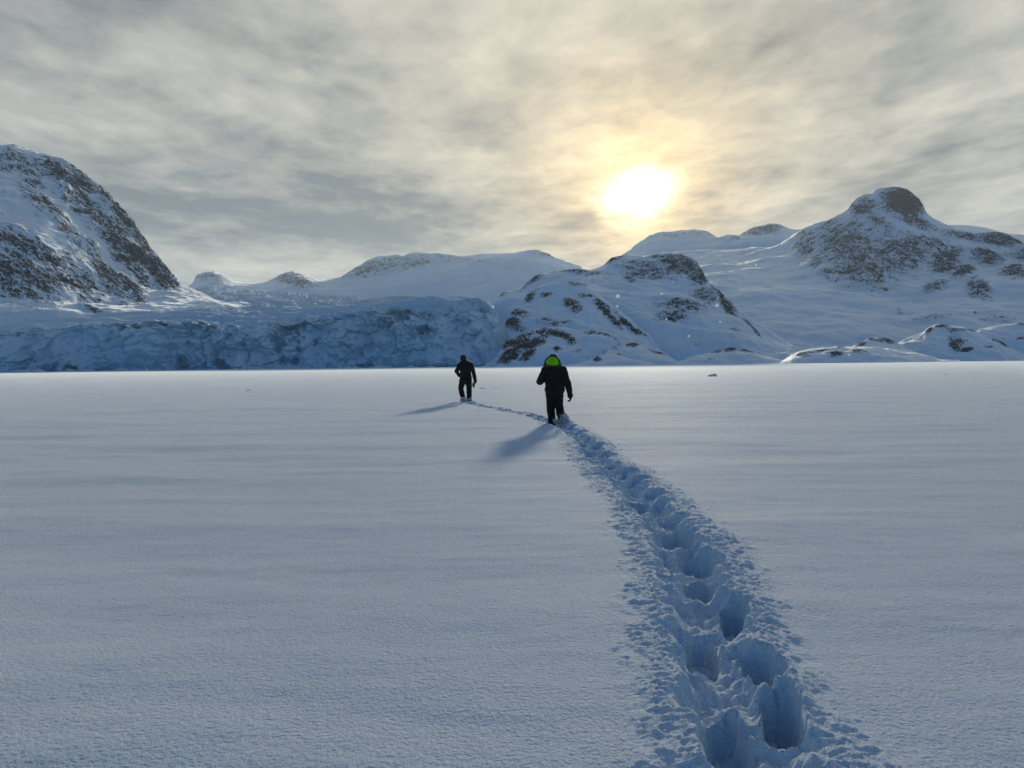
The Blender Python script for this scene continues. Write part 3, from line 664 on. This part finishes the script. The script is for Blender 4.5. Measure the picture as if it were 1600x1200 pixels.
# ------------------------------------------------------------------ people
def add_capsule(bm, a, b, ra, rb, sq=(1, 1), n=14):
    """tapered round-ended limb from a to b; sq flattens it across x / y"""
    a, b = Vector(a), Vector(b); d = b-a; L = d.length
    q = d.to_track_quat('Z', 'Y').to_matrix() if L > 1e-6 else Matrix.Identity(3)
    prof = []
    for k in range(1, 5): t = k/5*math.pi/2; prof.append((-ra*math.cos(t), ra*math.sin(t)))
    prof.append((0, ra))
    for k in range(1, 4): prof.append((L*k/4, ra+(rb-ra)*k/4))
    prof.append((L, rb))
    for k in range(4, 0, -1): t = k/5*math.pi/2; prof.append((L+rb*math.cos(t), rb*math.sin(t)))
    rings = []
    for z, r in prof:
        ring = []
        for i in range(n):
            an = 2*math.pi*i/n
            p = q @ Vector((r*math.cos(an), r*math.sin(an), z))
            p.x *= 1; ring.append(bm.verts.new(a+Vector((p.x*sq[0], p.y*sq[1], p.z))))
        rings.append(ring)
    for r0, r1 in zip(rings[:-1], rings[1:]):
        for i in range(n): bm.faces.new((r0[i], r0[(i+1) % n], r1[(i+1) % n], r1[i]))
    bm.faces.new(rings[0][::-1]); bm.faces.new(rings[-1])
def add_ball(bm, c, r):
    m = Matrix.Translation(c) @ Matrix.Diagonal((*r, 1))
    bmesh.ops.create_uvsphere(bm, u_segments=20, v_segments=14, radius=1., matrix=m)
def remeshed(name, bm, material, parent=None, vox=.012, folds=0., fs=8., smooth=6, seed=1, fold_dir=(1, 1, 1), cut=None):
    me = bpy.data.meshes.new(name); bmesh.ops.recalc_face_normals(bm, faces=bm.faces); bm.to_mesh(me); bm.free()
    o = link(name, me)
    r = o.modifiers.new('r', 'REMESH'); r.mode = 'VOXEL'; r.voxel_size = vox
    s = o.modifiers.new('s', 'SMOOTH'); s.iterations = smooth; s.factor = .5
    me2 = bpy.data.meshes.new_from_object(o.evaluated_get(bpy.context.evaluated_depsgraph_get()))
    me2.name = name
    o.modifiers.clear(); o.data = me2; bpy.data.meshes.remove(me)
    n = len(me2.vertices); co = np.empty(n*3, np.float32); me2.vertices.foreach_get('co', co); co = co.reshape(-1, 3).astype(float)
    if folds:
        no = np.empty(n*3, np.float32); me2.vertex_normals.foreach_get('vector', no); no = no.reshape(-1, 3)
        f = ridged(co*fs*np.array(fold_dir), 3, seed)*folds + fbm(co*fs*.5, 3, seed+5)*folds
        co = co + no*f[:, None]
        me2.vertices.foreach_set('co', co.astype(np.float32).ravel())
    me2.polygons.foreach_set('use_smooth', np.ones(len(me2.polygons), bool)); me2.update()
    me2.materials.clear(); me2.materials.append(material)
    if parent: o.parent = parent
    return o

M_skin = mat_plain('skin', (.42, .24, .17), .55)
M_jacket = mat_plain('black_padded_jacket', (.011, .011, .014), .75, .004, 60., spec=.2)
M_trouser = mat_plain('black_trousers', (.010, .010, .012), .8, .003, 80., spec=.2)
M_glove = mat_plain('black_glove', (.010, .010, .010), .75, spec=.2)
M_boot = mat_plain('dark_boot', (.016, .014, .013), .6)
M_hair = mat_plain('dark_hair', (.020, .015, .012), .7, .004, 120.)
M_lime = mat_plain('lime_lining', (.46, 1.0, .02), .8, .003, 70., trans=.6)
M_rim = mat_plain('grey_green_hood_shell', (.035, .055, .035), .8)
M_cam = mat_plain('black_camera_body', (.012, .012, .013), .45)
M_puff = mat_plain('thrown_snow', (.80, .87, .95), .7, .01, 40., trans=.3)

def hand(bm, wrist, dirv, side, curl=.5, k=1.0):
    """palm, four unequal bent fingers and a thumb leaving the side of the palm"""
    w = Vector(wrist); d = Vector(dirv).normalized()
    inn = Vector((side, 0, 0)) - d*d.dot(Vector((side, 0, 0))); inn.normalize()      # towards the thigh
    fw = inn.cross(d).normalized()
    if fw.y < 0: fw = -fw                                                              # thumb side faces forward
    pc = w + d*.045*k
    for s_ in (-1.5, -.5, .5, 1.5):
        b0 = w + fw*s_*.012*k; b1 = w + d*.09*k + fw*s_*.022*k
        add_capsule(bm, b0, b1, .018*k, .015*k, n=10)
    for i, (s_, ln) in enumerate(((1.5, .070), (.5, .080), (-.5, .075), (-1.5, .058))):
        p0 = w + d*.095*k + fw*s_*.023*k
        p1 = p0 + (d*(1-.35*curl)+inn*.5*curl).normalized()*ln*.5*k
        p2 = p1 + (d*(1-1.1*curl)+inn*1.1*curl).normalized()*ln*.34*k
        p3 = p2 + (d*(1-1.8*curl)+inn*1.2*curl).normalized()*ln*.28*k
        add_capsule(bm, p0, p1, .0115*k, .0105*k, n=8); add_capsule(bm, p1, p2, .0105*k, .0098*k, n=8); add_capsule(bm, p2, p3, .0098*k, .009*k, n=8)
    t0 = w + d*.03*k + fw*.026*k; t1 = t0 + (d*.6+fw*.8).normalized()*.045*k; t2 = t1 + (d*.9+fw*.25+inn*.3).normalized()*.035*k
    add_capsule(bm, t0, t1, .016*k, .0125*k, n=8); add_capsule(bm, t1, t2, .0125*k, .0105*k, n=8)

def person(loc, J, label, hood, sc=1.):
    """J: joints in metres, x right, y ahead, z up from the snow surface"""
    v = {k: Vector(p) for k, p in J.items() if len(p) == 3}
    bm = bmesh.new()
    H = v['head']
    # skull, jaw, nose, ears, neck
    add_ball(bm, H+Vector((0, -.008, .015)), (.076, .095, .100)); add_ball(bm, H+Vector((0, .035, -.045)), (.056, .062, .066))
    add_capsule(bm, H+Vector((0, .098, .012)), H+Vector((0, .112, -.020)), .010, .015, n=8)
    for s in (-1, 1):
        add_ball(bm, H+Vector((s*.078, -.002, -.005)), (.012, .022, .032))
        add_ball(bm, H+Vector((s*.030, .082, .010)), (.015, .012, .011))
    add_ball(bm, H+Vector((0, .092, -.055)), (.026, .012, .010))
    add_capsule(bm, H+Vector((0, -.01, -.04)), v['neck'], .055, .062)
    add_capsule(bm, v['neck'], v['chest'], .075, .130, (1.15, .8)); add_capsule(bm, v['chest'], v['pelvis'], .135, .125, (1.15, .8))
    for s in ('l', 'r'):
        add_capsule(bm, v['neck']+Vector((0, 0, -.05)), v[s+'sh'], .06, .055)
        add_capsule(bm, v[s+'sh'], v[s+'el'], .055, .042); add_capsule(bm, v[s+'el'], v[s+'wr'], .042, .028)
        add_capsule(bm, v[s+'hip'], v[s+'kn'], .085, .055); add_capsule(bm, v[s+'kn'], v[s+'an'], .055, .038)
        add_capsule(bm, v[s+'an'], v[s+'toe'], .038, .03)
        hand(bm, v[s+'wr'], v[s+'hd']-v[s+'wr'], 1 if s == 'l' else -1, J.get('curl', (.5,))[0] if False else .45, .93)
    body = remeshed('person', bm, M_skin, None, .009, smooth=3)
    body.location = loc; body.scale = (sc,)*3
    tag(body, label, 'person', 'people walking across the snow')
    # jacket
    bm = bmesh.new()
    w = J['girth'][0]
    add_capsule(bm, v['neck']+Vector((0, 0, -.02)), v['chest']+Vector((0, 0, .06)), .085, .165*w, (1.18, .85))
    add_capsule(bm, v['chest']+Vector((0, 0, .05)), v['hem']+Vector((0, 0, .10)), .175*w, .185*w, (1.10, .82))
    add_ball(bm, v['hem']+Vector((0, 0, .085)), (.215*w, .165*w, .10))
    add_ball(bm, v['chest']+Vector((0, -.02, .12)), (.215*w, .14*w, .13))
    for s in ('l', 'r'):
        add_capsule(bm, v['neck']+Vector((0, 0, -.07)), v[s+'sh'], .085, .082*w)
        add_capsule(bm, v[s+'sh'], v[s+'el'], .085*w, .068*w); add_capsule(bm, v[s+'el'], v[s+'wr'], .068*w, .056*w)
    add_capsule(bm, v['neck']+Vector((0, 0, -.01)), v['neck']+Vector((0, .01, .045)), .094, .088)
    for s in ('l', 'r'): add_capsule(bm, v['neck']+Vector((0, 0, -.01)), v[s+'sh'].lerp(v['neck'], .45), .085, .085)
    remeshed('jacket', bm, M_jacket, body, .012, .017, 8., 5, seed=3, fold_dir=(.6, 1, 1.6))
    # trousers
    bm = bmesh.new()
    add_capsule(bm, v['pelvis']+Vector((0, 0, .02)), v['pelvis']+Vector((0, 0, -.04)), .145, .14, (1.15, .9))
    for s in ('l', 'r'):
        add_capsule(bm, v[s+'hip'], v[s+'kn'], .125, .098); add_capsule(bm, v[s+'kn'], v[s+'an'], .096, .084)
    remeshed('trousers', bm, M_trouser, body, .012, .014, 9., 4, seed=6, fold_dir=(.7, .7, 1.6))
    for s in ('l', 'r'):
        bm = bmesh.new()
        add_capsule(bm, v[s+'an']+Vector((0, 0, .06)), v[s+'an']+Vector((0, 0, -.03)), .066, .060)
        add_capsule(bm, v[s+'an']+Vector((0, 0, -.045)), v[s+'toe'], .055, .045); add_ball(bm, v[s+'toe'], (.05, .06, .042))
        remeshed('boot', bm, M_boot, body, .010, smooth=3)
        bm = bmesh.new(); hand(bm, v[s+'wr'], v[s+'hd']-v[s+'wr'], 1 if s == 'l' else -1, .6, 1.4)
        add_ball(bm, v[s+'wr']+(v[s+'hd']-v[s+'wr']).normalized()*.065, (.070, .075, .078))
        add_capsule(bm, v[s+'wr'], v[s+'wr']+(v[s+'el']-v[s+'wr']).normalized()*.05, .040, .048)
        remeshed('glove', bm, M_glove, body, .0075, smooth=2)
    # hair or cap
    bm = bmesh.new()
    add_ball(bm, H+Vector((0, -.018, .025)), (.112, .118, .115)); add_ball(bm, H+Vector((0, -.045, -.025)), (.100, .080, .092))
    remeshed('hair', bm, M_hair, body, .009, .006, 22., 3, seed=9)
    if hood:
        c = v['hood']
        bm = bmesh.new()       # the lime lining: a plump half dome facing backwards
        add_ball(bm, c+Vector((0, -.035, -.065)), (.165, .10, .185))
        bmesh.ops.bisect_plane(bm, geom=bm.verts[:]+bm.edges[:]+bm.faces[:], plane_co=c+Vector((0, 0, -.075)), plane_no=(0, 0, -1), clear_outer=True)
        bmesh.ops.holes_fill(bm, edges=bm.edges[:])
        hd = bmesh.new()       # the rolled edge of the hood, and its black back
        pts = []
        for i in range(15):
            th = math.pi*i/14; pts.append(c+Vector((-math.cos(th)*.185, -.045+.03*math.sin(th), math.sin(th)*.205-.075)))
        for p, q in zip(pts[:-1], pts[1:]): add_capsule(hd, p, q, .018, .018, n=10)
        add_capsule(hd, c+Vector((-.17, -.06, -.085)), c+Vector((.17, -.06, -.085)), .045, .045)
        add_ball(hd, c+Vector((0, -.02, -.08)), (.17, .07, .07))
        ho = remeshed('hood', hd, M_rim, body, .010, .006, 14., 3, seed=12)
        lo = remeshed('lining', bm, M_lime, ho, .009, .007, 9., 3, seed=14)
        tag(lo, 'bright lime green hood lining')
    return body

# hooded walker, nearer
d2 = 17.8; x2 = float(ray(866., 657.)[0]*d2)
p2 = person((x2, d2, 0), dict(
    head=(-.01, .075, 1.50), neck=(0, .02, 1.36), chest=(0.0, 0, 1.12), pelvis=(0.02, 0, .80), hem=(.02, 0, .69), hood=(-.035, -.06, 1.45),
    lsh=(-.205, .0, 1.245), lel=(-.335, .0, .98), lwr=(-.235, .21, 1.02), lhd=(-.17, .30, 1.06),
    rsh=(.215, .0, 1.245), rel=(.325, -.04, .95), rwr=(.378, .03, .70), rhd=(.40, .05, .60),
    lhip=(-.085, .0, .80), lkn=(-.072, .10, .36), lan=(-.055, .03, -.08), ltoe=(-.06, .18, -.16),
    rhip=(.105, .0, .80), rkn=(.118, .10, .42), ran=(.15, -.22, .14), rtoe=(.18, -.17, .01), girth=(1.13,)),
    'person in black padded jacket with a bright lime hood, nearer of the two walkers', True)
# bareheaded walker, farther
d1 = 27.9; x1 = float(ray(728.3, 628.)[0]*d1)
p1 = person((x1, d1, 0), dict(
    head=(-.085, .03, 1.63), neck=(-.055, .0, 1.50), chest=(-.02, 0, 1.24), pelvis=(0, 0, .88), hem=(0, 0, .76), hood=(0, 0, 0),
    lsh=(-.205, .0, 1.385), lel=(-.345, -.02, 1.16), lwr=(-.26, .14, .99), lhd=(-.19, .22, .99),
    rsh=(.195, .0, 1.385), rel=(.305, -.03, 1.09), rwr=(.345, .03, .84), rhd=(.355, .05, .74),
    lhip=(-.10, .0, .88), lkn=(-.205, .12, .50), lan=(-.09, .0, .04), ltoe=(-.10, .15, -.06),
    rhip=(.10, .0, .88), rkn=(.115, .08, .46), ran=(.125, -.12, .06), rtoe=(.14, .02, -.04), girth=(1.04,)),
    'bareheaded person in dark jacket and trousers, farther and left of the hooded walker', False)
# what the walkers hold
def held_camera():
    bm = bmesh.new()
    bmesh.ops.create_cube(bm, size=1, matrix=Matrix.Diagonal((.085, .14, .095, 1)))
    bmesh.ops.bevel(bm, geom=bm.edges[:], offset=.012, segments=2, affect='EDGES')
    me = bpy.data.meshes.new('hand_camera'); bm.to_mesh(me); bm.free()
    o = link('hand_camera', me, M_cam); o.location = (x1+.285, d1+.05, .665)
    b2 = bmesh.new()
    bmesh.ops.create_cone(b2, cap_ends=True, segments=24, radius1=.036, radius2=.041, depth=.09, matrix=Matrix.Translation((0, 0, -.085)))
    bmesh.ops.bevel(b2, geom=b2.edges[:], offset=.003, segments=1, affect='EDGES')
    m2 = bpy.data.meshes.new('lens'); b2.to_mesh(m2); b2.free(); link('lens', m2, M_cam, o)
    b3 = bmesh.new(); pts = [Vector((-.03, 0, .04)), Vector((-.01, 0, .10)), Vector((.04, 0, .14)), Vector((.075, 0, .12)), Vector((.07, 0, .02)), Vector((.045, 0, -.03))]
    for a, b in zip(pts[:-1], pts[1:]): add_capsule(b3, a, b, .007, .007, n=8)
    m3 = bpy.data.meshes.new('strap'); b3.to_mesh(m3); b3.free(); link('strap', m3, M_cam, o)
    tag(o, 'small black camera held low in the right hand of the farther walker', 'camera')
held_camera()

# ------------------------------------------------------------------ snow thrown up by the boots
def spray(name, label, blobs, n, seed):
    rnd = random.Random(seed); bm = bmesh.new()
    for c, r, cnt in blobs:
        for _ in range(cnt):
            dd = Vector((rnd.gauss(0, 1), rnd.gauss(0, 1), rnd.gauss(0, 1))).normalized()*(rnd.random()**.5)
            p = Vector(c)+Vector((dd.x*r[0], dd.y*r[1], dd.z*r[2]))
            if p.z < -.02: p.z = abs(p.z)*.3
            s = rnd.uniform(.003, .009) if rnd.random() < .8 else rnd.uniform(.01, .026)
            k = bmesh.ops.create_icosphere(bm, subdivisions=1, radius=s)
            sx, sy, sz = rnd.uniform(.6, 1.4), rnd.uniform(.6, 1.4), rnd.uniform(.6, 1.4)
            for v in k['verts']:
                v.co = Vector((v.co.x*sx, v.co.y*sy, v.co.z*sz))*rnd.uniform(.7, 1.3)+p
    me = bpy.data.meshes.new(name); bm.to_mesh(me); bm.free()
    o = link(name, me, M_puff); tag(o, label, 'snow spray', kind='stuff')
    return o
spray('snow_spray', 'powder snow kicked up by the boots of the hooded walker',
      [((x2+.17, d2-.22, .08), (.12, .14, .15), 900), ((x2+.24, d2-.25, .10), (.10, .12, .12), 500), ((x2+.06, d2-.1, .02), (.10, .12, .08), 250), ((x2+.30, d2-.3, .03), (.16, .2, .06), 200)], 0, 1)
spray('snow_spray', 'powder snow kicked up by the boots of the farther walker',
      [((x1-.10, d1-.1, .07), (.13, .14, .12), 600), ((x1+.12, d1-.12, .06), (.11, .14, .11), 500)], 0, 2)

# ------------------------------------------------------------------ snowflakes drifting in the air
M_flake = mat_plain('snowflake_ice', (.95, .97, 1.), .4, trans=.8)
FL = [(965.3, 462.5, 4.2, 2.3, 'largest bright snowflake drifting in front of the domed hill'),
      (964.5, 478.5, 4.0, 1.5, 'snowflake just under the largest one in front of the domed hill'),
      (1033.5, 459.2, 4.4, 1.5, 'snowflake drifting before the upper snow slope right of the largest flake'),
      (1120.3, 477, 3.8, 1.9, 'bright snowflake drifting before the rocky right edge of the domed hill'),
      (1181, 413.7, 4.2, 1.5, 'snowflake drifting high in front of the snow bowl'),
      (1041.3, 498.5, 4.5, 1.2, 'small snowflake beside the scattered rocks on the domed hill'),
      (1125.3, 503, 4.4, 1.2, 'small snowflake before the lower right slope of the domed hill'),
      (1076, 525.3, 4.2, 1.3, 'lowest snowflake drifting before the blue lower slope'),
      (1326.8, 554.5, 3.9, 1.2, 'small snowflake in front of the rounded knoll with dark ledges'),
      (1051, 441, 4.6, .9, 'faint snowflake under the domed top of the hill')]
for i, (fx, fy, fd, fr, lab) in enumerate(FL):
    rnd = random.Random(i); bm = bmesh.new(); r = 1.45*fr*fd/F
    bmesh.ops.create_icosphere(bm, subdivisions=3, radius=r)
    for v in bm.verts:                       # a ragged clump of six blunt arms
        an = math.atan2(v.co.z, v.co.x); f = .85+.28*math.cos(6*an+i)+.12*math.sin(11*an+3*v.co.y/r+i)
        v.co = Vector((v.co.x*f, v.co.y*.6, v.co.z*f))
    me = bpy.data.meshes.new('snowflake'); bm.to_mesh(me); bm.free()
    o = link('snowflake', me, M_flake); o.location = world(fx, fy, fd); tag(o, lab, 'snowflake', 'snowflakes drifting in the air')

# ------------------------------------------------------------------ haze
HAZE = 0.000085
def haze():
    bm = bmesh.new(); bmesh.ops.create_cube(bm, size=1, matrix=Matrix.Translation((0, 1500, 350)) @ Matrix.Diagonal((15000, 14500, 714, 1)))
    me = bpy.data.meshes.new('haze'); bm.to_mesh(me); bm.free()
    m = bpy.data.materials.new('haze'); m.use_nodes = True; g = N(m.node_tree); g.n.clear()
    v = g.new('ShaderNodeVolumePrincipled'); v.inputs['Color'].default_value = (.76, .89, 1., 1); v.inputs['Density'].default_value = HAZE
    v.inputs['Anisotropy'].default_value = .3
    out = g.new('ShaderNodeOutputMaterial'); g.l.new(v.outputs[0], out.inputs['Volume'])
    o = link('haze', me, m); tag(o, 'thin cold haze softening the far mountains', kind='stuff')
haze()
SC.cycles.volume_bounces = 1
SC.cycles.use_denoising = True
